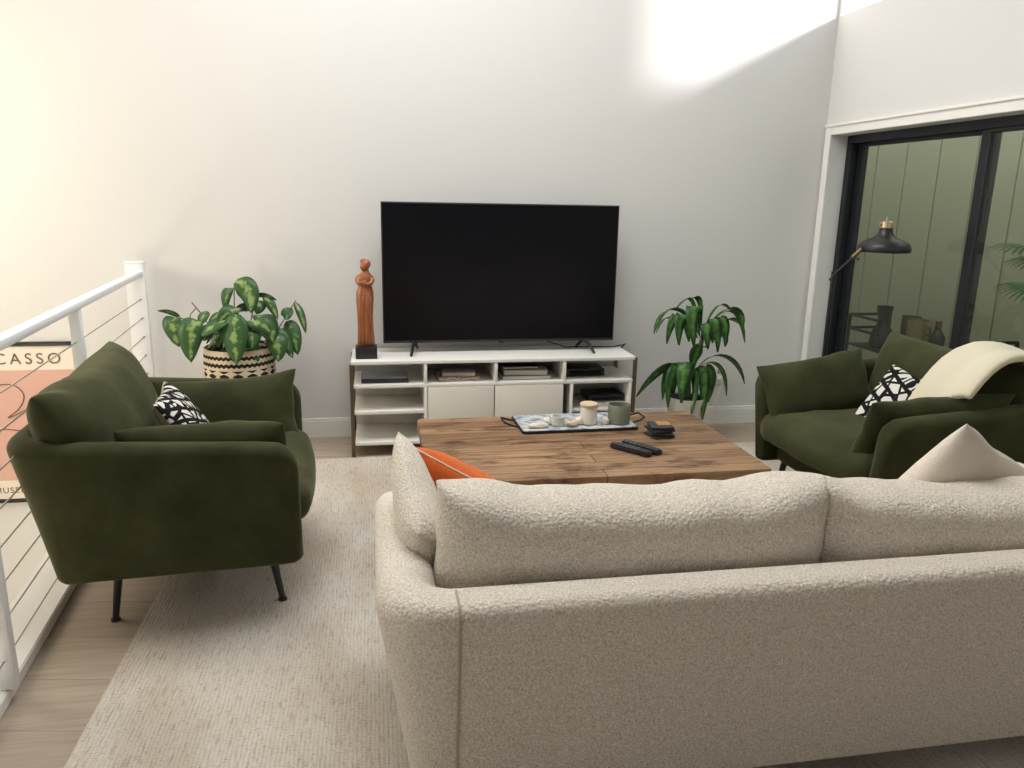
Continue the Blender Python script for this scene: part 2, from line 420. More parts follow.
def pillow(w, h, t, n=26, pinch=.05, a=2.6, b=.5, seed=0, wr=.006, sag=0, rc=0):
    """cushion standing on its bottom edge: width x, height z, thickness y (front is -y)"""
    bm = nb(); g = {}
    for s in (-1, 1):
        for i in range(n+1):
            for j in range(n+1):
                u = math.sin(PI/2*(2*i/n-1)); v = math.sin(PI/2*(2*j/n-1))
                edge = i in (0, n) or j in (0, n)
                if edge and (0, i, j) in g: g[(s, i, j)] = g[(0, i, j)]; continue
                x = w/2*u*(1-pinch*(1-v*v)); z = h/2*v*(1-pinch*(1-u*u))
                th = t/2*((1-abs(u)**a)*(1-abs(v)**a))**b if not edge else 0
                nn = noise.noise(Vector((x*6+seed*3.1, z*6-seed, s*2.2)))+.5*noise.noise(Vector((x*16+seed, z*16, s*5)))
                th *= 1
                y = s*(th+wr*nn*(0 if edge else 1)*min(1, th/(t*.15)))
                q = 1-rc*abs(u*v)**3; x *= q; z *= q
                z -= sag*(1-u*u)*(v+1)/2
                x += wr*1.2*noise.noise(Vector((z*9+seed, 3, 0)))*abs(u); z += wr*1.2*noise.noise(Vector((x*9+seed, 7, 0)))*abs(v)
                vert = bm.verts.new((x, y, z+h/2)); g[(s, i, j)] = vert
                if edge: g[(0, i, j)] = vert
        for i in range(n):
            for j in range(n):
                q = [g[(s, i, j)], g[(s, i+1, j)], g[(s, i+1, j+1)], g[(s, i, j+1)]]
                f = bm.faces.new(q); f.material_index = 0 if s < 0 else 1
    return bm
def place(o, loc, rot):
    o.location = loc; o.rotation_euler = rot; return o
def face(loc, fx, lean, spin=0, h=0):
    """matrix for a cushion whose front (-y) looks along azimuth fx (deg, 0 = +x) and leans back by lean deg, spun about its front axis"""
    az = R(fx)+PI/2
    return Matrix.Translation(loc) @ Matrix.Rotation(az, 4, 'Z') @ Matrix.Rotation(-R(lean), 4, 'X') @ Matrix.Translation((0, 0, h/2)) @ Matrix.Rotation(R(spin), 4, 'Y') @ Matrix.Translation((0, 0, -h/2))

# ---------------------------------------------------------------- room
DY = 4.82; XR = 2.925; XL = -3.2; YB = -3.6
def rail_x(y): return -1.107-.087*(y-2.307)
def build_room():
    # floor slab keeps clear of the stairwell on the left
    bm = nb(); poly = [(rail_x(DY)-.12, DY), (rail_x(1.2)-.12, 1.2), (rail_x(1.2)-.12, 1.0), (XL, 1.0), (XL, YB), (XR+.18, YB), (XR+.18, DY)]
    prism(bm, poly, -.25, 0); struct(finish('floor', bm, M['floor'], smooth=0))
    bm = nb(); box(bm, XL-.15, XR+.15, DY, DY+.15, -2.7, CEIL+.9); struct(finish('wall_back', bm, M['wall'], smooth=0))
    bm = nb(); box(bm, XL-.15, XR+.15, YB-.15, YB, -.25, CEIL+.1); struct(finish('wall_front', bm, M['wall'], smooth=0))
    # left wall with the stair window opening and one added for the rear fill
    bm = nb(); box(bm, XL-.15, XL, YB, -2.4, -2.7, CEIL+.1); box(bm, XL-.15, XL, -1.0, 2.9, -2.7, CEIL+.1); box(bm, XL-.15, XL, -2.4, -1.0, -2.7, .7); box(bm, XL-.15, XL, -2.4, -1.0, 2.3, CEIL+.1); box(bm, XL-.15, XL, 4.35, DY, -2.7, CEIL+.1)
    box(bm, XL-.15, XL, 2.9, 4.35, -2.7, 1.1); box(bm, XL-.15, XL, 2.9, 4.35, 2.7, CEIL+.1)
    struct(finish('wall_left', bm, M['wall'], smooth=0))
    # right wall with the sliding door opening and a clerestory opening above
    d0, d1, dz = 1.35, 4.745, 1.93; c0, c1, cz0, cz1 = 3.79, 4.80, 2.65, 3.5
    bm = nb(); x0, x1 = XR, XR+.18
    box(bm, x0, x1, YB, d0, 0, CEIL+.1); box(bm, x0, x1, d1, DY, 0, cz0)
    box(bm, x0, x1, d0, d1, dz, cz0); box(bm, x0, x1, d0, c0, cz0, CEIL+.1); box(bm, x0, x1, c0, c1, cz1, CEIL+.1)
    box(bm, x0, x1, c1, DY, cz0, CEIL+.1)
    struct(finish('wall_right', bm, M['wall'], smooth=0))
    # ceiling with the roof light well
    a, b, c, d = SKY; bm = nb()
    box(bm, XL, a, YB, DY, CEIL, CEIL+.12); box(bm, b, XR, YB, DY, CEIL, CEIL+.12); box(bm, a, b, YB, c, CEIL, CEIL+.12); box(bm, a, b, d, DY, CEIL, CEIL+.12)
    t = .1; top = CEIL+.9
    box(bm, a-t, a, c-t, d+t, CEIL+.12, top); box(bm, b, b+t, c-t, d+t, CEIL+.12, top); box(bm, a, b, c-t, c, CEIL+.12, top); box(bm, a, b, d, d+t, CEIL+.12, top)
    struct(finish('ceiling', bm, M['wall'], smooth=0))
    bm = nb(); box(bm, XL, rail_x(DY)-.12, 1.0, DY, -2.75, -2.65); struct(finish('floor_lower', bm, M['floor'], smooth=0))
    bm = nb(); box(bm, XL, rail_x(1)-.12, .9, 1.0, -2.7, -.25); struct(finish('wall_stair', bm, M['lower_wall'], smooth=0))
    bm = nb(); prism(bm, [(rail_x(DY)-.12, DY), (rail_x(.9)-.12, .9), (rail_x(.9)+.0, .9), (rail_x(DY)+.0, DY)], -2.75, -.2501); struct(finish('wall_stair_side', bm, M['lower_wall'], smooth=0))
    # edge of the floor at the stairwell: white curb
    bm = nb(); p = [(rail_x(DY)+.0, DY), (rail_x(1.0)+.0, 1.0), (rail_x(1.0)-.17, 1.0), (rail_x(DY)-.17, DY)]
    prism(bm, p, 0.0, .045, bev=.004); struct(finish('trim_1', bm, M['trim'], smooth=0))
    bm = nb(); p = [(rail_x(DY)-.12, DY), (rail_x(1.0)-.12, 1.0), (rail_x(1.0)-.15, 1.0), (rail_x(DY)-.15, DY)]
    prism(bm, p, -.4, .0); struct(finish('trim_2', bm, M['trim'], smooth=0))
    # baseboard with a stepped top
    bm = nb(); x0, x1 = rail_x(DY), XR
    box(bm, x0, x1, DY-.016, DY, 0, .105); box(bm, x0, x1, DY-.011, DY, .105, .122, bev=.003)
    struct(finish('baseboard_back', bm, M['trim'], smooth=0))
    # door casing
    bm = nb(); x0, x1 = XR-.014, XR+.0
    box(bm, x0, x1, d1, d1+.06, 0, dz+.055, bev=.003); box(bm, x0, x1, d0-.06, d1, dz, dz+.055, bev=.003); box(bm, x0, x1, d0-.06, d0, 0, dz, bev=.003)
    box(bm, x0-.01, x1, d0-.06, d1+.06, dz+.05, dz+.065, bev=.003)
    struct(finish('trim_3', bm, M['trim'], smooth=0))
    # sliding door: frame with two glazed panels, one behind the other
    root = bpy.data.objects.new('door_1', None); C.objects.link(root); struct(root); root.location = (XR+.11, 0, 0)
    bm = nb(); f = .05
    box(bm, .0, .09, d0, d1, dz-f, dz, bev=.004); box(bm, .0, .09, d0, d1, 0, .04, bev=.004)
    box(bm, .0, .09, d1-.05, d1, 0.04, dz-f, bev=.004); box(bm, .0, .09, d0, d0+.05, 0.04, dz-f, bev=.004)
    finish('door_frame', bm, M['black_frame'], root, smooth=0)
    def panel(y0, y1, x):
        bm = nb(); s = .062
        box(bm, x, x+.035, y0, y0+s, .04, dz-f, bev=.004); box(bm, x, x+.035, y1-s, y1, .04, dz-f, bev=.004)
        box(bm, x, x+.035, y0+s, y1-s, dz-f-.02, dz-f, bev=.002); box(bm, x, x+.035, y0+s, y1-s, .04, .14, bev=.004)
        p = finish('door_panel', bm, M['black_frame'], root, smooth=0)
        bx('glass_pane', (x+.014, x+.020, y0+s-.01, y1-s-.01, .13, dz-f-.01), M['glass'], p, smooth=0)
    panel(3.55, d1-.05, .05); panel(d0+.05, 3.60, .008)
    # patio outside: board and batten wall, paving, added roof strip
    bm = nb(); X = 4.8       # vertical boards with open joints
    box(bm, X+.03, X+.1, -1, 8.2, -.1, 3.0)
    y = -.76
    while y < 8.1: box(bm, X, X+.03, y+.007, y+.423, -.1, 3.0); y += .43
    struct(finish('wall_patio', bm, M['siding'], smooth=0))
    bm = nb(); box(bm, XR+.18, X, 8.13, 8.2, -.1, 3.0)
    for k in range(4): box(bm, XR+.185+k*.43, XR+.601+k*.43, 8.1, 8.13, -.1, 3.0)
    struct(finish('wall_patio_end', bm, M['siding'], smooth=0))
    bm = nb(); box(bm, XR+.18, X, -1, 8.2, -.12, -.02); struct(finish('floor_patio', bm, M['patio_floor'], smooth=0))
    bm = nb(); box(bm, XR+.15, 3.42, -1, 8.2, 2.52, 2.60); struct(finish('patio_sky_blocker', bm, M['siding'], smooth=0))  # unseen strip, added to cut the sky light and keep the patio dim
    bm = nb(); box(bm, XR+.0, XR+.18, DY+.15, 8.2, -.1, 2.6); struct(finish('wall_patio_side', bm, M['siding'], smooth=0))
build_room()

# ---------------------------------------------------------------- railing
def build_railing():
    y0, y1 = 1.1, 4.815
    t = thing('cable_railing', 'white stair railing with steel cables beside the left green armchair', 'railing', (rail_x(y0), y0, .045), math.atan(.087))
    Ln = math.hypot(y1-y0, .087*(y1-y0))-.02
    bx('top_rail', (-.024, .024, 0, Ln-.11, .982, 1.014), M['white_metal'], t, bev=.006)
    def post(y, wy, wx=.042, top=.982): bx('post', (-wx/2, wx/2, y-wy/2, y+wy/2, 0, top), M['white_metal'], t, bev=.004)
    ys = [.1, 1.165, 2.27]
    for y in ys: post(y, .042)
    bm = nb(); box(bm, -.07, .03, Ln-.11, Ln-.06, 0, 1.06, bev=.004); box(bm, -.072, .032, Ln-.112, Ln-.058, 1.052, 1.066, bev=.003)
    finish('end_post', bm, M['white_metal'], t)
    for k in range(8):
        bm = nb(); z = .095+k*.108
        tube(bm, [(0, .05, z), (0, Ln-.12, z)], .0028, 6); tube(bm, [(0, Ln-.14, z), (0, Ln-.108, z)], .006, 8)
        finish('cable', bm, M['cable'], t)
build_railing()

# ---------------------------------------------------------------- poster on the stairwell wall
def text_mesh(s, size, name, m, parent, loc, rot=(PI/2, 0, 0), align='LEFT', spacing=1.0):
    cu = bpy.data.curves.new(name, 'FONT'); cu.body = s; cu.size = size; cu.align_x = align; cu.extrude = .0006; cu.space_character = spacing
    to = bpy.data.objects.new(name, cu); C.objects.link(to); bpy.context.view_layer.update()
    dg = bpy.context.evaluated_depsgraph_get(); me = bpy.data.meshes.new_from_object(to.evaluated_get(dg))
    bpy.data.objects.remove(to); o = bpy.data.objects.new(name, me); me.materials.clear(); me.materials.append(m); C.objects.link(o)
    o.parent = parent; o.location = loc; o.rotation_euler = rot; return o
def build_poster():
    x1 = -1.70; x0 = x1-.70; z0, z1 = -.335, .625
    t = thing('framed_poster', 'pink line art poster with large title letters on the stairwell wall', 'poster', (x0, DY-.012, z0))
    W, H = x1-x0, z1-z0
    bx('backing', (.0, W, 0, .010, 0, H), M['poster_paper'], t, smooth=0)
    bm = nb(); prism(bm, [(.03, .13), (W-.0, .13), (W-.0, H-.155), (.03, H-.155)], 0, .002)
    for v in bm.verts: v.co = Vector((v.co.x, -v.co.z, v.co.y))
    finish('printed_panel', bm, M['poster_pink'], t, smooth=0)
    bx('hanger_bar', (-.01, W, -.008, .008, H-.012, H+.012), M['black_metal'], t, bev=.002); t.children[-1].name = 'hanger_bar'
    bx('hanger_bar', (-.01, W, -.008, .008, -.012, .012), M['black_metal'], t, bev=.002)
    bm = nb()
    def curve(pts):
        P = [Vector((p[0], 0, p[1])) for p in pts]; out = []
        for i in range(len(P)-1):
            p0, p1, p2, p3 = P[max(i-1, 0)], P[i], P[i+1], P[min(i+2, len(P)-1)]
            for k in range(8):
                s = k/8; out.append(.5*((2*p1)+(p2-p0)*s+(2*p0-5*p1+4*p2-p3)*s*s+(3*p1-p0-3*p2+p3)*s**3)+Vector((0, -.003, 0)))
        out.append(P[-1]+Vector((0, -.003, 0))); tube(bm, out, .0035, 5)
    curve([(.05, .60), (.18, .70), (.30, .72), (.36, .66), (.33, .58), (.26, .52), (.33, .55), (.42, .60), (.50, .61), (.60, .62), (.66, .58)])
    curve([(.06, .40), (.20, .45), (.34, .44), (.42, .48), (.47, .45), (.52, .36), (.54, .28), (.50, .22)])
    curve([(.58, .42), (.52, .40), (.56, .33), (.62, .30)])
    finish('line_drawing', bm, M['poster_line'], t)
    text_mesh('PICASSO', .092, 'title_lettering', M['poster_line'], t, (.585, -.002, H-.118), spacing=1.4, align='RIGHT')
    text_mesh('MUSEE', .05, 'lower_lettering', M['poster_line'], t, (.13, -.002, .05), spacing=1.2)
build_poster()

# ---------------------------------------------------------------- rug
def build_rug():
    bm = nb(); n = 30; x0, x1, y0, y1 = -.84, 2.76, .9, 4.35
    prism(bm, [(x0, y0), (x1, y0), (x1, y1), (x0, y1)], .001, .012, bev=.004)
    o = finish('area_rug', bm, M['rug']); tag(o, 'large cream woven wool rug covering the floor under the coffee table', 'rug')
build_rug()

# ---------------------------------------------------------------- seating
def leg(bm, x, y, dx, dy, h, r0=.018, r1=.010):
    tube(bm, [(x, y, h), (x+dx, y+dy, .006)], [r0, r1], 10); lathe(bm, [(r1*1.5, 0), (r1*1.5, .008)], 10, (x+dx, y+dy, 0))
def armchair(label, loc, rz, low=0, off=0):
    t = thing('armchair', label, 'armchair', loc, rz)
    W, D = 1.05, .92
    bm = nb(); shell(bm, W, D, .15, .10, .185, lambda s: .71-.055*s, .11, rend=.045, drop=.09)
    rbox(bm, W-.30, D-.24, .14, .03, 6, c=(0, D/2+.04, .262))
    finish('frame', bm, M['velvet'], t, smooth=60)
    bm = nb(); rbox(bm, W-.235, D-.10, .17, .07, 14, puff=.035, c=(0, D/2+.075, .385), pf=.03, wr=.012, seed=loc[0])
    finish('seat_cushion', bm, M['velvet'], t, smooth=180)
    bm = pillow(W-.05, .49, .29, pinch=.03, a=3.2, b=.48, seed=loc[0], wr=.013, sag=.01)
    for v in bm.verts: v.co.x *= 1-.17*max(0, 1-v.co.z/.36)
    o = finish('back_cushion', bm, [M['velvet'], M['velvet']], t, smooth=180)
    o.matrix_local = Matrix.Translation((0, .30, .395-low)) @ Matrix.Rotation(PI, 4, 'Z') @ Matrix.Rotation(R(-20), 4, 'X')
    for sx in (-1, 1):
        for y, dy in ((D-.115, .03), (.285, -.025)):
            bm = nb(); leg(bm, sx*(W/2-.19), y, sx*.015, dy, .19+(off if dy < 0 else 0), .016, .011); finish('leg', bm, M['black_metal'], t, loc=(0, 0, -off if dy < 0 else 0))
    return t
LCA = R(4.4)
def lch(a, b, z=0):          # point in the left chair's frame: a along its width from the near arm, b back from its front
    A = Vector((-.268, 2.565, 0)); w = Vector((-math.sin(LCA), math.cos(LCA), 0)); bk = Vector((-math.cos(LCA), -math.sin(LCA), 0))
    return A+w*a+bk*b+Vector((0, 0, z))
armchair('olive velvet armchair on the left, beside the white cable railing', lch(.525, .92, .012), -(PI/2-LCA), 0, .0115)
RCA = R(-3)
def rch(a, b, z=0):          # same for the right chair
    A = Vector((1.985, 2.575, 0)); w = Vector((math.sin(RCA), math.cos(RCA), 0)); bk = Vector((math.cos(RCA), -math.sin(RCA), 0))
    return A+w*a+bk*b+Vector((0, 0, z))
armchair('olive velvet armchair on the right, with ivory throw, by the glass door', rch(.525, .92, .012), PI/2-RCA, .02)

def cushion(name, label, cat, bm, mats, mtx, group=None):
    o = finish(name, bm, mats, smooth=180); o.matrix_world = mtx; return tag(o, label, cat, group)
V2 = [M['velvet'], M['velvet']]
g = 'olive velvet arm cushions'
# left chair: near arm cushion lies against the near arm, far one against the far arm
cushion('arm_cushion', 'narrow olive velvet cushion on near arm of the left armchair', 'cushion', pillow(.57, .31, .17, seed=1, wr=.009, pinch=.05, rc=.05), V2, face(lch(.215, .315, .44), 94.4, 20), g)
cushion('arm_cushion', 'olive velvet cushion against far arm of left armchair, below the basket plant', 'cushion', pillow(.60, .33, .17, seed=2, wr=.010, pinch=.06, sag=.01), V2, face(lch(.81, .31, .41), 274.4, 22, -3, .33), g)
cushion('arm_cushion', 'olive velvet cushion against far arm of right armchair, near the dracaena', 'cushion', pillow(.60, .33, .18, seed=3, wr=.010, pinch=.06), V2, face(rch(.82, .27, .435), 269, 24, -9, .33), g)
cushion('arm_cushion', 'olive velvet cushion along near arm of right armchair, behind the cream sofa', 'cushion', pillow(.64, .34, .17, seed=4, wr=.010, pinch=.06), V2, face(rch(.24, .32, .43), 89, 26, 3, .34), g)
gp = 'black and white print cushions'
cushion('print_cushion', 'black and white leaf print cushion with beige back on the left armchair', 'cushion', pillow(.38, .38, .13, seed=5, pinch=.07), [M['leafy_print'], M['beige_back']], face(lch(.57, .32, .42), 8, 32, 0, .38), gp)
cushion('print_cushion', 'black and white star print cushion on the right armchair beside the throw', 'cushion', pillow(.40, .40, .14, seed=6, pinch=.07), [M['star_print'], M['beige_back']], face(rch(.46, .36, .395), 205, 38, 12, .40), gp)

def build_throw():
    # a folded blanket draped over the right chair's back, near half
    bm = nb(); n, k = 22, 10
    prof = [(.325, .62), (.355, .68), (.40, .76), (.47, .845), (.545, .89), (.63, .895), (.74, .865), (.84, .81), (.92, .755), (.965, .70), (.985, .60), (.985, .48)]
    def P(s):
        f = s*(len(prof)-1); i = min(int(f), len(prof)-2); q = f-i
        p0, p1, p2, p3 = [Vector(prof[max(0, min(len(prof)-1, i+d))]) for d in (-1, 0, 1, 2)]
        return .5*((2*p1)+(p2-p0)*q+(2*p0-5*p1+4*p2-p3)*q*q+(3*p1-p0-3*p2+p3)*q**3)
    grid = []
    for i in range(n+1):
        row = []
        for j in range(k+1):
            u = j/k; s0 = .17*(1-u); s = s0+(1-s0)*i/n; p = P(s)
            a0 = .045-.02*s; a1 = .33-.05*s
            a = a0+(a1-a0)*u
            z = p.y+.012*math.sin(u*9+s*3)-.02*(abs(u-.5)*2)**3
            row.append(bm.verts.new(rch(a, p.x+.02*u, z)))
        grid.append(row)
    for i in range(n):
        for j in range(k): bm.faces.new((grid[i][j], grid[i+1][j], grid[i+1][j+1], grid[i][j+1]))
    o = finish('throw_blanket', bm, M['wool'], smooth=180)
    s = o.modifiers.new('thick', 'SOLIDIFY'); s.thickness = .035; s.offset = 1
    b = o.modifiers.new('round', 'BEVEL'); b.width = .014; b.segments = 3
    tag(o, 'ivory wool throw folded over the back of the right armchair', 'blanket')
build_throw()

def build_sofa():
    W, D = 2.30, .88; x0 = -.025; y0 = 1.45
    t = thing('sofa', 'cream boucle sofa in the foreground seen from behind', 'sofa', (x0+W/2, y0, .012))
    bm = nb(); shell(bm, W, D, .19, .15, .078, lambda s: .64-.022*s, .085, rend=.06, drop=.13, rb=.035, sf=1.1)
    rbox(bm, W-.3, D-.14, .20, .03, 6, c=(0, D/2+.03, .20))
    f = finish('frame', bm, M['boucle'], t, smooth=180)
    for sx in (-1, 1):      # sewn seams where the arms wrap round to the back
        bm = nb(); tube(bm, [(sx*(W/2-.188), -.001+.084*(1-(z-.078)/.567), z) for z in [.10+.49*i/12 for i in range(13)]]+[(sx*(W/2-.188), .003, .606), (sx*(W/2-.188), .010, .626), (sx*(W/2-.188), .026, .638), (sx*(W/2-.188), .09, .641)], .0035, 6)
        finish('seam', bm, M['beige_back'], f)
    for k in (-1, 1):
        bm = nb(); rbox(bm, (W-.34)/2-.004, D-.16, .17, .05, 10, puff=.02, c=(k*(W-.34)/4, D/2+.07, .385)); finish('seat_cushion', bm, M['boucle'], t, smooth=180)
    wc = (W-.33)/2
    for k in (-1, 1):
        bm = pillow(wc+.03, .455, .25, n=34, pinch=.0, a=7, b=.40, seed=11+k, wr=.010, sag=.046)
        o = finish('back_cushion', bm, [M['boucle'], M['boucle']], t, smooth=180)
        o.matrix_local = Matrix.Translation((k*wc/2, .31, .362-.018*(k+1))) @ Matrix.Rotation(PI, 4, 'Z') @ Matrix.Rotation(R(-1.3), 4, 'Y') @ Matrix.Rotation(R(-4), 4, 'X')
    for sx in (-1, 1):
        for y in (.2, D-.14):
            bm = nb(); leg(bm, sx*(W/2-.2), y, 0, 0, .10, .02, .014); finish('leg', bm, M['black_metal'], t)
build_sofa()
cushion('boucle_cushion', 'cream boucle cushion leaning on left arm of the cream sofa', 'cushion', pillow(.42, .42, .13, seed=21, wr=.008, pinch=.02, a=2.8, b=.5, rc=.05), [M['boucle'], M['boucle']], face((.165, 2.0, .39), 0, 13, -22, .42))
def piping(o, w_, h_, pinch, m, r=.004):
    bm = nb(); pts = []
    for e in range(4):
        for i in range(16):
            q = -1+2*i/16; u, v = [(q, -1), (1, q), (-q, 1), (-1, -q)][e]
            pts.append((w_/2*u*(1-pinch*(1-v*v)), 0, h_/2*v*(1-pinch*(1-u*u))+h_/2))
    pts.append(pts[0]); tube(bm, pts, r, 6, caps=False); finish('piping', bm, m, o, smooth=180)
oc = cushion('orange_cushion', 'bright orange cushion with pale piping in the left corner of the sofa', 'cushion', pillow(.36, .36, .17, seed=22, pinch=.05), [M['orange'], M['orange']], face((.315, 2.265, .435), 47, 32, -23, .36))
piping(oc, .36, .36, .05, M['paper'], .003)
cushion('linen_cushion', 'plain cream linen cushion at right end of the sofa, corner pointing up', 'cushion', pillow(.46, .46, .16, seed=23, pinch=.04), [M['linen'], M['linen']], face((1.69, 2.0, .40), 95, 20, -30, .46))

# ---------------------------------------------------------------- coffee table and what is on it
def build_table():
    x0, x1, y0, y1, z = .20, 1.652, 2.855, 3.775, .40
    t = thing('coffee_table', 'low reclaimed wood coffee table on dark legs in the middle of the rug', 'table', ((x0+x1)/2, (y0+y1)/2, .012))
    a, b = (x1-x0)/2, (y1-y0)/2; h = z-.012
    bm = nb(); box(bm, -a, a, -b, b, h-.055, h, bev=.005); finish('tabletop', bm, M['wood'], t)
    bm = nb()
    for sx in (-1, 1):
        for sy in (-1, 1): pass
    bm.free()
    for sx in (-1, 1):
        for sy in (-1, 1):
            bx('leg', (sx*(a-.30)-.04, sx*(a-.30)+.04, sy*(b-.12)-.035, sy*(b-.12)+.035, 0, h-.055), M['black_metal'], t, bev=.004)
        bx('crossbar', (sx*(a-.30)-.03, sx*(a-.30)+.03, -(b-.155), b-.155, h-.115, h-.0551), M['black_metal'], t, bev=.003)
build_table()
TZ = .4005
def build_tabletop_things():
    # tray
    t = thing('serving_tray', 'rectangular blue and white marbled tray with dark handles on the coffee table', 'tray', (.97, 3.60, TZ), R(1))
    bm = nb(); poly = rpoly([(-.29, -.145, .02), (.30, -.145, .02), (.30, .145, .02), (-.29, .145, .02)], 5)
    prism(bm, poly, 0, .012, bev=.003); finish('tray_body', bm, M['black_metal'], t)
    bm = nb(); poly = rpoly([(-.283, -.138, .018), (.293, -.138, .018), (.293, .138, .018), (-.283, .138, .018)], 5)
    prism(bm, poly, .012, .016, bev=.001); finish('tray_surface', bm, M['tray'], t)
    for s in (-1, 1):
        bm = nb(); tube(bm, [(s*.285, -.06, .010), (s*.33, -.055, .022), (s*.36, -.045, .034), (s*.36, .045, .034), (s*.33, .055, .022), (s*.285, .06, .010)], .005, 8)
        finish('handle', bm, M['black_metal'], t)
    TT = TZ+.0162
    # lidded jar
    t = thing('lidded_jar', 'cream lidded jar standing on the tray left of the green pot', 'jar', (1.035, 3.55, TT))
    bm = nb(); lathe(bm, [(.036, 0), (.042, .004), (.042, .082), (.038, .088)], 28); finish('jar_body', bm, M['cream_ceramic'], t, smooth=40)
    bm = nb(); lathe(bm, [(.044, .0885), (.045, .092), (.045, .102), (.042, .105)], 28); finish('lid', bm, M['lid_wood'], t, smooth=40)
    # green pot
    bm = nb(); lathe(bm, [(.050, 0), (.056, .006), (.057, .10), (.054, .105), (.050, .102), (.049, .03), (.0, .028)], 32)
    for v in bm.verts: v.co.z *= .93
    tag(place(finish('ceramic_pot', bm, M['sage_ceramic'], smooth=40), (1.19, 3.545, TT), (0, 0, 0)), 'sage green ceramic pot at right end of the tray', 'pot')
    # small white cup, shells and pebbles
    bm = nb(); lathe(bm, [(.026, 0), (.033, .004), (.034, .046), (.030, .047), (.029, .012), (0, .010)], 24)
    tag(place(finish('small_cup', bm, M['ceramic'], smooth=40), (.875, 3.535, TT), (0, 0, 0)), 'small white cup among shells on left half of the tray', 'cup')
    def rock(name, x, y, sx, sy, sz, label, cat, m, seed, group=None):
        bm = nb(); bmesh.ops.create_icosphere(bm, subdivisions=3, radius=1)
        for v in bm.verts:
            k = 1+.25*noise.noise(v.co*1.7+Vector((seed, 0, 0))); v.co = Vector((v.co.x*sx*k, v.co.y*sy*k, (v.co.z+.75)*sz*k))
            v.co.z = max(0, v.co.z)
        tag(place(finish(name, bm, m, smooth=180), (x, y, TT), (0, 0, seed)), label, cat, group)
    rock('conch_shell', .775, 3.505, .055, .022, .014, 'long pale shell at left end of the tray', 'shell', M['shell'], 0.1)
    rock('pebble', .825, 3.555, .024, .020, .020, 'white pebble just left of the small white cup on tray', 'stone', M['ceramic'], 2.2)
    rock('seashell', .945, 3.515, .034, .022, .016, 'tan seashell just right of the small white cup on tray', 'shell', M['lid_wood'], 0.3)
    rock('seashell', .990, 3.545, .028, .022, .022, 'pale seashell touching left side of the lidded jar on tray', 'shell', M['shell'], 1.4)
    rock('seashell', 1.115, 3.525, .022, .018, .020, 'whitish shell between the lidded jar and the green pot', 'shell', M['shell'], 2.9)
    # coasters
    for k in range(4):
        t = thing('coaster', ['black square coaster at bottom of the stack on the coffee table', 'black square coaster second from the bottom of the stack', 'black square coaster just under the printed one in the stack', 'black square coaster with orange print on top of the stack'][k], 'coaster', (1.335+.003*(k % 2), 3.36, TZ+k*.0155), R([13, -9, 10, -6][k]), 'coaster stack')
        bx('coaster_body', (-.054, .054, -.054, .054, 0, .011), M['coaster'], t, bev=.002)
        if k == 3: bx('coaster_print', (-.015, .05, -.015, .05, .0112, .0118), M['terracotta_print'], t, smooth=0)
        for sx in (-1, 1): bx('foot', (sx*.03-.006, sx*.03+.006, -.03, .03, 0.0111, .0153), M['plastic'], t) if k < 3 else None
    # remotes
    for k, (x, y, a, lab) in enumerate(((1.120, 3.145, -52, 'black remote control nearer the sofa, its buttons facing up'), (1.178, 3.168, -55, 'slim black remote control nearer the coasters, beside another remote'))):
        t = thing('remote_control', lab, 'remote control', (x, y, TZ), R(a), 'remote controls on the coffee table')
        bm = nb(); poly = rpoly([(-.105, -.025, .018), (.105, -.025, .018), (.105, .025, .018), (-.105, .025, .018)], 5); prism(bm, poly, 0, .022, bev=.006)
        finish('remote_body', bm, M['plastic'], t)
        for i in range(6 if k == 0 else 3):
            for j in range(3):
                bm = nb(); lathe(bm, [(.0048, .0212), (.0044, .0230)], 8, (-.078+i*.022, -.013+j*.013, .0012)); finish('button', bm, M['button'], t)
build_tabletop_things()

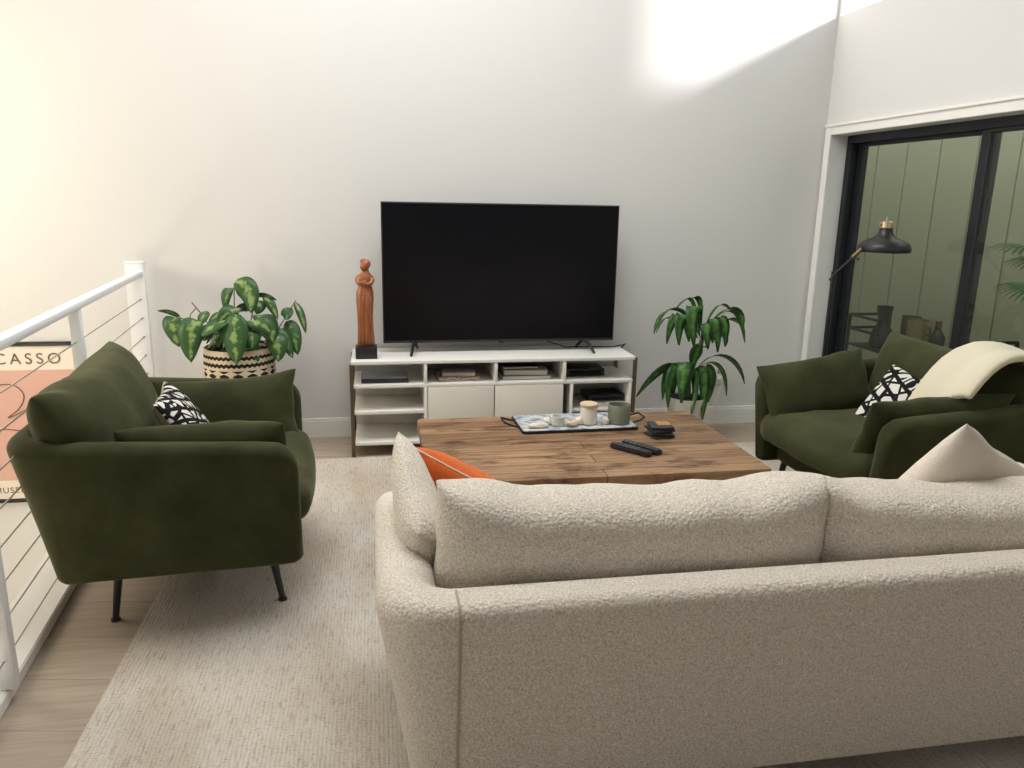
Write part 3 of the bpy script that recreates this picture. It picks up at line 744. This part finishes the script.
# ---------------------------------------------------------------- TV stand, TV and things on the stand
SY0, SY1 = 4.38, 4.78; SX0, SX1 = -.140, 1.560; SH = .575
def build_stand():
    t = thing('media_console', 'long low white media console on bronze legs under the television', 'tv stand', ((SX0+SX1)/2, (SY0+SY1)/2, 0))
    cx, cy = (SX0+SX1)/2, (SY0+SY1)/2
    def b(name, x0, x1, y0, y1, z0, z1, m, bev=.002, par=t): return bx(name, (x0-cx, x1-cx, y0-cy, y1-cy, z0, z1), m, par, bev=bev)
    b('top_board', SX0, SX1, SY0, SY1, SH-.02, SH, M['laminate'])
    b('shelf', SX0+.012, SX1-.012, SY0+.003, SY1-.01, .415, .435, M['laminate'])
    b('shelf', SX0+.012, .276, SY0+.003, SY1-.01, .258, .278, M['laminate'])
    b('shelf', SX0+.012, .276, SY0+.003, SY1-.01, .070, .090, M['laminate'])
    b('shelf', .294, SX1-.035, SY0+.003, SY1-.01, .070, .090, M['laminate'])
    b('shelf', 1.174, SX1-.035, SY0+.02, SY1-.01, .235, .250, M['laminate'])
    for x in (.285, .700, 1.118): b('divider', x-.009, x+.009, SY0+.003, SY1-.01, .4352, .5548, M['laminate'])
    for x in (.285, 1.165, SX1-.025): b('side_panel', x-.009, x+.009, SY0+.003, SY1-.01, .070, .4148, M['laminate'])
    b('back_panel', .296, 1.155, SY1-.022, SY1-.012, .0905, .4148, M['door_white'], 0)
    b('back_panel', .296, 1.106, SY1-.02, SY1-.012, .4352, .5548, M['silver'], 0)
    b('back_panel', SX0+.014, .275, SY1-.02, SY1-.012, .0905, .2578, M['door_white'], 0)
    b('back_panel', SX0+.014, .275, SY1-.02, SY1-.012, .2785, .4148, M['door_white'], 0)
    b('back_panel', 1.176, SX1-.036, SY1-.02, SY1-.012, .2505, .4148, M['door_white'], 0)
    for x0, x1 in ((.298, .688), (.694, 1.112)): b('door', x0, x1, SY0, SY0+.018, .0925, .4130, M['door_white'])
    for x in (SX0, SX1):
        for y in (SY0+.012, SY1-.012): b('leg', x-.010, x+.010, y-.012, y+.012, 0, SH-.004 if x == SX1 else SH-.0201, M['bronze'], .001)
        b('foot_rail', x-.008, x+.008, SY0+.026, SY1-.026, .045, .060, M['bronze'], .001)
    b('center_leg', .70-.012, .70+.012, SY1-.06, SY1-.036, 0, .069, M['bronze'], .001)
build_stand()
def build_tv():
    x0, x1, z0, z1 = .048, 1.486, .634, 1.467; y = 4.62
    t = thing('television', 'large black flat screen television standing on the white console', 'television', ((x0+x1)/2, y, SH))
    w2 = (x1-x0)/2; a, b = z0-SH, z1-SH
    bx('tv_body', (-w2, w2, 0, .03, a, b), M['plastic'], t, bev=.004)
    bx('rear_housing', (-w2*.7, w2*.7, .03, .075, a+.03, a+.45), M['plastic'], t, bev=.01)
    bx('screen', (-w2+.008, w2-.008, -.0015, .0, a+.016, b-.008), M['screen'], t, smooth=0)
    bm = nb(); box(bm, -.02, .02, -.004, .012, a-.006, a+.002, bev=.002); finish('sensor', bm, M['plastic'], t)
    for s in (-1, 1):
        bm = nb()
        tube(bm, [(s*.53, .02, a+.01), (s*.545, -.05, .05), (s*.56, -.13, .007)], [.012, .011, .008], 8)
        tube(bm, [(s*.53, .02, a+.01), (s*.52, .06, .04), (s*.51, .11, .007)], [.012, .011, .008], 8)
        finish('foot', bm, M['plastic'], t)
    bm = nb(); tube(bm, [(.18, .07, a+.1), (.30, .07, .05), (.42, .06, .010), (.60, .075, .006), (.76, .08, .006), (.84, .13, .006), (.86, .168, .004), (.83, .176, -.03), (.80, .178, -.12), (.83, .178, -.24)], .004, 6)
    finish('power_cord', bm, M['plastic'], t)
build_tv()

def build_sculpture():
    t = thing('wooden_sculpture', 'tall carved reddish wood figure on a black block at left end of the console', 'sculpture', (-.052, 4.50, SH))
    bx('plinth', (-.062, .062, -.055, .055, 0, .070), M['plastic'], t, bev=.004)
    prof = [(.070, 0, .050, .038), (.10, 0, .049, .038), (.17, -.001, .047, .036), (.25, -.002, .047, .036), (.31, -.002, .049, .037), (.35, -.001, .050, .037), (.385, 0, .047, .034), (.41, .001, .039, .028),
            (.425, .001, .034, .026), (.440, .001, .042, .029), (.458, .002, .046, .031), (.476, .003, .041, .028), (.490, .005, .028, .022), (.500, .007, .018, .017), (.512, .008, .016, .016)]
    bm = nb(); K = 24; rings = []
    for z, dx, rx, ry in prof:
        rings.append([bm.verts.new((dx+rx*math.cos(2*PI*k/K)*(1+.05*math.cos(4*PI*k/K+z*14)), ry*math.sin(2*PI*k/K), z)) for k in range(K)])
    for i in range(len(rings)-1):
        for k in range(K): bm.faces.new((rings[i][k], rings[i][(k+1) % K], rings[i+1][(k+1) % K], rings[i+1][k]))
    bm.faces.new(rings[0][::-1]); bm.faces.new(rings[-1])
    r = bmesh.ops.create_uvsphere(bm, u_segments=20, v_segments=14, radius=1)     # bowed head
    for v in r['verts']:
        v.co = Vector((v.co.x*.029, v.co.y*.027-.004, v.co.z*.033)); v.co = v.co+Vector((.006+.25*v.co.z, 0, .536))
    r = bmesh.ops.create_uvsphere(bm, u_segments=14, v_segments=10, radius=1)     # hair knot
    for v in r['verts']: v.co = Vector((v.co.x*.018-.006, v.co.y*.018+.016, v.co.z*.016+.558))
    # arms folded to the chest
    tube(bm, [(-.034, .0, .472), (-.041, -.012, .452), (-.034, -.026, .436), (-.014, -.032, .440), (.012, -.032, .450)], [.014, .015, .013, .011, .009], 10)
    tube(bm, [(.036, .0, .472), (.042, -.012, .452), (.036, -.026, .436), (.018, -.033, .432), (-.008, -.034, .440)], [.014, .015, .013, .011, .009], 10)
    # cloth folds down the gown
    for a0 in (-2.3, -1.85, -1.35, -.9):
        tube(bm, [(.047*math.cos(a0), .037*math.sin(a0), z) for z in (.08, .18, .28, .36)], [.006, .005, .004, .002], 6)
    finish('figure', bm, M['carved'], t, smooth=180)
build_sculpture()

def book(name, label, x, y, z, w, d, h, cover, rz=0, group=None, cat='book', pages=True):
    t = thing(name, label, cat, (x, y, z), R(rz), group)
    if pages:
        bm = nb(); box(bm, -w/2, w/2, -d/2, d/2, 0, .003, bev=.001); box(bm, -w/2, w/2, -d/2, d/2, h-.003, h, bev=.001); box(bm, -w/2, w/2, d/2-.004, d/2, .003, h-.003)
        finish('cover', bm, cover, t); bx('pages', (-w/2+.004, w/2-.004, -d/2+.003, d/2-.004, .003, h-.003), M['paper'], t, smooth=0)
    return t
def build_shelf_things():
    z = .4355
    t = thing('slim_case', 'slim dark navy case with grey top on the upper left shelf of the console', 'case', (.05, 4.52, z))
    bx('case_base', (-.135, .135, -.10, .10, 0, .026), M['navy'], t, bev=.003); bx('case_top', (-.13, .13, -.095, .095, .0262, .032), M['silver'], t, bev=.002)
    t = thing('magazine', 'patterned magazines pile under a small book in the console', 'magazine', (.485, 4.52, z), R(3))
    bx('magazine_pages', (-.125, .125, -.09, .09, 0, .022), M['magazine'], t, bev=.002)
    book('paperback_book', 'small pale book lying on the patterned magazines', .49, 4.52, z+.0225, .20, .14, .026, M['grey_cover'], -4)
    book('hardcover_book', 'large teal book at the bottom of the right shelf pile', .895, 4.53, z, .30, .20, .024, M['teal_cover'], 0)
    book('hardcover_book', 'white paged book lying on the large teal book', .895, 4.53, z+.0245, .27, .18, .032, M['grey_cover'], -3)
    book('hardcover_book', 'dark thin book on top of the white paged book', .86, 4.545, z+.057, .22, .15, .016, M['navy'], 4)
    t = thing('cable_box', 'black set top box on the upper right shelf of the console', 'set top box', (1.27, 4.56, z))
    bx('box_body', (-.125, .125, -.085, .085, .004, .050), M['plastic'], t, bev=.006); bx('front_panel', (-.10, .10, -.0865, -.0855, .012, .040), M['screen'], t, smooth=0)
    for sx in (-1, 1): bx('foot', (sx*.1-.01, sx*.1+.01, -.06, .06, 0, .004), M['plastic'], t)
    z = .2505
    t = thing('flat_box', 'white flat box on the lower right shelf of the console', 'box', (1.43, 4.50, z)); bx('box_body', (-.075, .075, -.06, .06, 0, .032), M['white_plastic'], t, bev=.004)
    bx('front_panel', (-.06, .06, -.0615, -.0605, .008, .024), M['paper'], t, smooth=0)
    t = thing('media_device', 'black device lying across the white flat box on lower right shelf', 'device', (1.40, 4.52, z+.0325), R(4)); bx('device_body', (-.115, .115, -.085, .085, 0, .045), M['plastic'], t, bev=.006)
    bx('front_panel', (-.10, .10, -.0865, -.0855, .014, .026), M['screen'], t, smooth=0)
build_shelf_things()

# ---------------------------------------------------------------- plants
def blade(bm, uvl, pts, side, width, prof, fold=.15):
    """leaf along a polyline; side = sideways axis hint; prof(s) = half width factor"""
    n = 12; P = [Vector(p) for p in pts]; Q = []
    for k in range(n+1):                      # quadratic/cubic through the control points
        s = k/n
        if len(P) == 3: q = P[0]*(1-s)**2+2*P[1]*s*(1-s)+P[2]*s*s
        else: q = P[0]*(1-s)**3+3*P[1]*s*(1-s)**2+3*P[2]*s*s*(1-s)+P[3]*s**3
        Q.append(q)
    rows = []
    for k in range(n+1):
        tng = (Q[min(k+1, n)]-Q[max(k-1, 0)]).normalized()
        a = (Vector(side)-tng*tng.dot(Vector(side)))
        a = a.normalized() if a.length > 1e-4 else Vector((1, 0, 0))
        nrm = a.cross(tng).normalized(); hw = width/2*prof(k/n)
        rows.append([bm.verts.new(Q[k]+a*hw*u+nrm*fold*hw*abs(u)) for u in (-1, -.5, 0, .5, 1)])
    for k in range(n):
        for j in range(4):
            f = bm.faces.new((rows[k][j], rows[k][j+1], rows[k+1][j+1], rows[k+1][j]))
            for lp, (jj, kk) in zip(f.loops, ((j, k), (j+1, k), (j+1, k+1), (j, k+1))): lp[uvl].uv = (jj/4, kk/n)
heart = lambda s: max(.02, max(0, math.sin(PI*min(1, s*.97+.03)**.8))**.62)
strap = lambda s: max(.03, math.sin(PI*((s*.95+.03)**1.3))**.8)
def leaf_object(name, m, parent, build):
    bm = nb(); uvl = bm.loops.layers.uv.verify(); build(bm, uvl)
    me_o = finish(name, bm, m, parent, smooth=180)
    s = me_o.modifiers.new('thick', 'SOLIDIFY'); s.thickness = .0012; s.offset = 0
    return me_o
def build_pothos():
    x, y = -.774, 4.56; rim = .642
    t = thing('potted_pothos', 'variegated trailing plant in a black and cream woven basket behind the left armchair', 'plant', (x, y, 0))
    bm = nb(); lathe(bm, [(.16, 0), (.175, .02), (.194, .25), (.198, .42), (.196, .56), (.192, rim), (.183, rim), (.186, .58), (.186, .52)], 48, uvh=rim, close=False)
    bm.faces.new([v for v in bm.verts if v.co.z < 1e-6][::-1]); finish('basket', bm, M['basket'], t, smooth=60)
    bm = nb(); lathe(bm, [(.0, .590), (.10, .60), (.185, .588)], 32, close=False); finish('soil', bm, M['soil'], t)
    kx, kz = .0055/6.02, .00585/6.02; k = kx       # metres per step of the leaf sketch
    def p(u, v, dy=0):
        X, Z, q = x+(u-535)*kx, rim+(460-v)*kz, 1+dy/y
        return Vector((X*q-x, dy, 1.5+(Z-1.5)*q))
    rnd = random.Random(3)
    def bld(bm, uvl):
        L_ = [((540, 78), (640, 100), (620, 265), 105, -.10), ((515, 115), (470, 120), (470, 260), 50, -.03), ((655, 165), (720, 150), (780, 190), 34, -.05), ((705, 165), (745, 200), (780, 305), 46, -.08),
              ((195, 285), (150, 240), (70, 248), 34, -.02), ((195, 285), (120, 280), (180, 462), 95, -.06), ((320, 310), (230, 320), (245, 555), 122, -.14), ((350, 250), (330, 280), (320, 330), 60, -.06),
              ((490, 300), (400, 310), (315, 400), 85, -.16), ((560, 235), (470, 240), (415, 335), 70, -.12), ((530, 270), (500, 380), (515, 570), 125, -.20), ((600, 310), (680, 310), (735, 385), 85, -.16),
              ((640, 275), (740, 270), (745, 450), 105, -.10), ((740, 390), (780, 420), (770, 560), 105, -.12), ((795, 355), (810, 400), (860, 540), 66, -.06), ((845, 310), (870, 380), (893, 520), 80, -.04),
              ((890, 205), (930, 260), (948, 390), 38, .0), ((825, 235), (850, 260), (830, 308), 62, -.02), ((500, 290), (440, 330), (470, 440), 80, -.14), ((600, 330), (640, 380), (610, 480), 85, -.17),
              ((650, 190), (690, 210), (650, 270), 70, -.05), ((560, 300), (570, 380), (560, 470), 80, -.18), ((400, 330), (340, 350), (330, 430), 60, -.1), ((470, 250), (420, 260), (360, 330), 60, .05), ((610, 250), (560, 200), (520, 260), 70, .08)]
        for a, b, c, w_, dy in L_:
            pts = [p(*a, dy+.03), p(*b, dy-.02), p(*c, dy-.03)]
            blade(bm, uvl, pts, (1, rnd.uniform(-.5, .5), 0) if abs(c[1]-a[1]) > 60 else (.1, -.6, .6), w_*k*1.3, heart)
        for i in range(34):                     # fill in the middle and the back of the crown
            a = rnd.uniform(0, 2*PI); r0 = rnd.uniform(.02, .12); r1 = r0+rnd.uniform(.05, .10); h = rim+rnd.uniform(-.02, .10)
            d = Vector((math.cos(a), math.sin(a), 0))
            blade(bm, uvl, [d*r0+Vector((0, 0, h)), d*(r0+.05)+Vector((0, 0, h+.05)), d*r1+Vector((0, 0, h-.06))], (-d.y, d.x, .1), rnd.uniform(.06, .10), heart)
    leaf_object('foliage', M['pothos'], t, bld)
    bm = nb()
    for pts in ([p(560, 450), p(700, 430, -.03), p(780, 360, -.05), p(895, 192)], [p(500, 450), p(350, 400, -.05), p(310, 340, -.05), p(195, 285, -.02)], [p(480, 440), p(380, 360, 0), p(325, 265, 0), p(275, 200)], [p(250, 320, -.03), p(262, 270), p(295, 235)],
                [p(530, 450), p(522, 250), p(530, 110)], [p(560, 450), p(620, 300), p(655, 165, -.03)], [p(540, 450), p(545, 300, -.1), p(545, 260, -.16)]): tube(bm, pts, .0035, 6)
    finish('stem', bm, M['stem'], t)
build_pothos()
def build_dracaena():
    x, y = 1.962, 4.51
    t = thing('potted_dracaena', 'two tiered leafy corn plant in a white pot right of the console', 'plant', (x, y, 0))
    rim = .284
    bm = nb(); lathe(bm, [(.085, 0), (.095, .01), (.128, rim), (.120, rim), (.118, rim-.03)], 40, close=False); bm.faces.new([v for v in bm.verts if v.co.z < 1e-6][::-1]); finish('pot', bm, M['ceramic'], t, smooth=50)
    bm = nb(); lathe(bm, [(0, rim-.008), (.06, rim-.01), (.1205, rim-.012)], 32, close=False); finish('soil', bm, M['soil'], t)
    kx, kz = .0068/5.12, .00664/5.12; k = kx
    def p(u, v, dy=0):
        X, Z, q = x+(u-450)*kx, rim+(598-v)*kz, 1+dy/y
        return Vector((X*q-x, dy, 1.5+(Z-1.5)*q))
    rnd = random.Random(5)
    bm = nb(); tube(bm, [p(455, 605), p(450, 520), p(470, 440), p(500, 350), p(510, 280)], [.020, .018, .017, .016, .010], 10)
    finish('stem', bm, M['cane'], t)
    up = [((475, 260), (400, 80), (275, 110), (262, 250), 34, -.02), ((490, 270), (450, 60), (430, 50), (352, 140), 22, .04), ((480, 280), (400, 140), (350, 130), (330, 300), 46, -.08), ((480, 285), (420, 130), (380, 120), (392, 308), 62, -.12),
          ((495, 250), (470, 80), (430, 70), (470, 320), 70, -.16), ((480, 200), (500, 100), (470, 60), (430, 85), 30, .02), ((505, 285), (540, 140), (590, 150), (592, 345), 66, -.12), ((510, 280), (570, 130), (640, 160), (625, 315), 56, -.06),
          ((515, 270), (600, 80), (720, 130), (705, 240), 34, -.02), ((560, 190), (660, 100), (705, 200), (726, 300), 22, .0), ((510, 260), (550, 110), (600, 100), (640, 140), 24, .06), ((510, 270), (600, 200), (660, 170), (695, 210), 30, -.05),
          ((500, 290), (520, 180), (530, 170), (540, 330), 70, -.14), ((490, 290), (360, 150), (290, 150), (275, 245), 22, .05), ((500, 290), (610, 250), (640, 270), (625, 320), 26, .0), ((495, 280), (450, 160), (420, 170), (440, 290), 50, .08), ((505, 280), (560, 180), (570, 180), (560, 300), 50, .08)]
    lo = [((455, 450), (390, 400), (320, 400), (195, 560), 52, -.04), ((455, 450), (370, 390), (330, 420), (328, 580), 40, -.02), ((455, 455), (400, 390), (350, 420), (358, 620), 56, -.10), ((455, 470), (440, 360), (420, 360), (425, 600), 74, -.14),
          ((480, 450), (500, 430), (490, 560), (478, 668), 32, -.12), ((485, 450), (530, 390), (550, 460), (540, 690), 52, -.10), ((485, 450), (550, 400), (585, 440), (562, 600), 52, -.05), ((490, 440), (560, 330), (700, 360), (745, 510), 28, -.02),
          ((485, 440), (560, 380), (640, 400), (656, 570), 24, -.04), ((475, 450), (470, 420), (500, 430), (490, 590), 46, .06), ((470, 440), (400, 400), (380, 430), (380, 560), 50, .08),
          ((470, 440), (450, 380), (480, 310), (530, 320), 44, .0), ((465, 440), (470, 380), (490, 330), (500, 310), 48, -.03)]
    def bld(bm, uvl):
        for a, b, c, d, w_, dy in up+lo:
            base = -.01*(1 if dy < 0 else -1)
            pts = [p(a[0], a[1]+22, base), p(b[0], b[1]+22, dy*.55), p(c[0], c[1]+22, dy), p(d[0], d[1]+34, dy*1.2)]
            blade(bm, uvl, pts, (1, rnd.uniform(-.4, .4), 0) if w_ > 36 else (.5, -.7, .4), w_*k*1.08, strap, .25)
    leaf_object('foliage', M['corn_leaf'], t, bld)
build_dracaena()

# ---------------------------------------------------------------- outlet, floor lamp
def build_outlet():
    t = thing('wall_outlet', 'white wall outlet with a pale plug between dracaena and right armchair', 'outlet', (2.318, DY, .345))
    bx('cover_plate', (-.038, .038, -.006, -.0005, -.06, .06), M['white_plastic'], t, bev=.002)
    for z in (-.022, .026): bx('socket', (-.016, .016, -.008, -.006, z-.015, z+.015), M['silver'], t, bev=.001)
    bx('plug', (-.015, .015, -.035, -.008, -.036, -.008), M['white_plastic'], t, bev=.004)
    bm = nb(); tube(bm, [(0, -.035, -.025), (.004, -.045, -.06), (-.004, -.03, -.13), (-.02, -.025, -.20), (-.03, -.03, -.29)], .003, 6); finish('cord', bm, M['white_plastic'], t)
build_outlet()
def build_lamp():
    y = 3.93; bxp = (2.52, y)
    t = thing('floor_lamp', 'black floor lamp with a wide domed shade and brass cap by the glass door', 'lamp', (bxp[0], y, 0))
    bm = nb(); lathe(bm, [(.0, 0), (.14, 0), (.145, .008), (.14, .018), (.03, .026), (.012, .05)], 36, close=False); finish('base', bm, M['black_metal'], t, smooth=40)
    bm = nb(); tube(bm, [(0, 0, .03), (0, 0, 1.135)], .010, 10); finish('pole', bm, M['black_metal'], t)
    bm = nb(); tube(bm, [(-.03, -.02, 1.09), (.02, -.005, 1.135), (.13, 0, 1.235), (.31, 0, 1.385)], .006, 10); finish('arm', bm, M['black_metal'], t)
    bm = nb(); tube(bm, [(.105, 0, 1.212), (.155, 0, 1.258)], .012, 10); tube(bm, [(.128, -.025, 1.205), (.128, .012, 1.215)], .007, 10); finish('joint', bm, M['bronze'], t)
    c = (.292, 0, 0)
    bm = nb(); lathe(bm, [(.137, 1.245), (.141, 1.252), (.140, 1.275), (.124, 1.298), (.09, 1.312), (.060, 1.325), (.040, 1.345), (.034, 1.375), (.030, 1.375), (.034, 1.345), (.056, 1.32), (.088, 1.306), (.121, 1.292), (.134, 1.272), (.135, 1.25)], 44, c, close=False)
    finish('lamp_shade', bm, M['black_metal'], t, smooth=60)
    bm = nb(); lathe(bm, [(.031, 1.375), (.034, 1.378), (.034, 1.408), (.028, 1.413), (.008, 1.416), (.006, 1.428), (.008, 1.436), (.0, 1.44)], 28, c, close=False)
    tube(bm, [(c[0]-.045, 0, 1.394), (c[0]+.045, 0, 1.394)], .006, 8); finish('socket_cap', bm, M['brass'], t, smooth=40)
    bm = nb(); r = bmesh.ops.create_uvsphere(bm, u_segments=16, v_segments=12, radius=.028)
    for v in r['verts']: v.co += Vector((c[0], 0, 1.30))
    finish('bulb', bm, M['white_plastic'], t, smooth=180)
build_lamp()

# ---------------------------------------------------------------- patio things behind the glass
def build_patio():
    x0, x1, y0, y1 = 4.22, 4.62, 4.80, 6.24; zr, zt = .56, .30
    t = thing('bar_cart', 'dark metal bar cart outside behind the sliding glass door', 'cart', ((x0+x1)/2, (y0+y1)/2, -.02))
    cx, cy = (x0+x1)/2, (y0+y1)/2
    for x in (x0, x1):
        for y in (y0, y1):
            bm = nb(); tube(bm, [(x-cx, y-cy, .07), (x-cx, y-cy, zr)], .015, 8); finish('post', bm, M['cart_metal'], t)
            bm = nb(); lathe(bm, [(.034, -.010), (.034, .010)], 18)
            for v in bm.verts: v.co = Vector((v.co.z+x-cx, v.co.x+y-cy, v.co.y+.034))
            finish('wheel', bm, M['black_metal'], t)
            bm = nb(); tube(bm, [(x-cx, y-cy, .034), (x-cx, y-cy, .075)], .006, 6); finish('caster_fork', bm, M['cart_metal'], t)
    for z in (.10, zt): bx('shelf', (x0-cx, x1-cx, y0-cy, y1-cy, z-.012, z), M['cart_metal'], t, bev=.003)
    for y in (y0, y1):
        for z in (zr, zr-.12):
            bm = nb(); tube(bm, [(x0-cx, y-cy, z), (x1-cx, y-cy, z)], .013, 8); finish('rail', bm, M['cart_metal'], t)
    for yy0, yy1 in ((y0, y0+.16), (y1-.42, y1)):
        for z in (zr, zr-.12):
            bm = nb(); tube(bm, [(x0-cx, yy0-cy, z), (x0-cx, yy1-cy, z)], .013, 8); finish('rail', bm, M['cart_metal'], t)
    z = zt-.02
    bm = nb(); lathe(bm, [(.10, 0), (.105, .02), (.085, .14), (.052, .20), (.048, .23), (.068, .36), (.063, .36), (.042, .24)], 32)
    tag(place(finish('hourglass_vase', bm, M['black_metal'], smooth=60), (4.40, 6.02, z), (0, 0, 0)), 'black hourglass vase at left end of the patio bar cart', 'vase')
    t = thing('ice_bucket', 'brass ice bucket in the middle of the patio bar cart', 'bucket', (4.40, 5.56, z))
    bm = nb(); lathe(bm, [(.082, 0), (.09, .02), (.095, .31), (.089, .31), (.084, .03), (0, .025)], 32, close=False); finish('bucket_body', bm, M['brass'], t, smooth=50)
    for s in (-1, 1):
        bm = nb(); tube(bm, [(0, s*.092, .26), (0, s*.125, .26), (0, s*.125, .20), (0, s*.092, .20)], .008, 8); finish('handle', bm, M['bronze'], t)
    bm = nb(); lathe(bm, [(.06, 0), (.07, .02), (.075, .31), (.069, .31), (.064, .03), (0, .025)], 32, close=False)
    tag(place(finish('metal_canister', bm, M['bronze'], smooth=50), (4.47, 5.76, z), (0, 0, 0)), 'dark metal canister between vase and brass bucket on patio cart', 'canister')
    t = thing('glass_bottle', 'dark bottle with stopper at right of the bucket on patio cart', 'bottle', (4.36, 5.30, z))
    bm = nb(); lathe(bm, [(.055, 0), (.058, .01), (.058, .22), (.03, .262), (.022, .275), (.022, .29)], 28); finish('bottle_body', bm, M['black_metal'], t, smooth=50)
    bm = nb(); lathe(bm, [(.026, .2905), (.026, .305), (.022, .32), (.026, .335), (.02, .345)], 20); finish('stopper', bm, M['bronze'], t, smooth=40)
    # potted palm at the right
    t = thing('potted_palm', 'green fan palm outside behind the right glass pane', 'plant', (4.12, 3.88, -.02))
    bm = nb(); lathe(bm, [(.15, 0), (.17, .02), (.2, .36), (.19, .36), (.18, .32), (0, .31)], 32, close=False); finish('pot', bm, M['ceramic'], t, smooth=50)
    bm = nb(); rnd = random.Random(9); hubs = []
    for i in range(9):
        a = 2*PI*i/9+.4; h = Vector((.26*math.cos(a), .26*math.sin(a), 1.19+.16*math.sin(i*2.3))); hubs.append((h, a))
        tube(bm, [(0, 0, .31), (h.x*.35, h.y*.35, .75), tuple(h)], [.012, .008, .005], 6)
    finish('stem', bm, M['cane'], t)
    def bld(bm, uvl):
        for h, a in hubs:
            out = Vector((math.cos(a), math.sin(a), .25)).normalized(); side = Vector((-math.sin(a), math.cos(a), 0)); upv = out.cross(side)
            for j in range(21):
                th = R(-100+200*j/20); d = out*math.cos(th)+side*math.sin(th)
                ln = .27*(1-.25*abs(th)/R(100))
                blade(bm, uvl, [h, h+d*ln*.6+Vector((0, 0, .02)), h+d*ln+Vector((0, 0, -.07))], side*math.cos(th)-out*math.sin(th), .030, lambda s: max(.06, 1-abs(s-.4)*1.5), .3)
    leaf_object('foliage', M['palm'], t, bld)
build_patio()
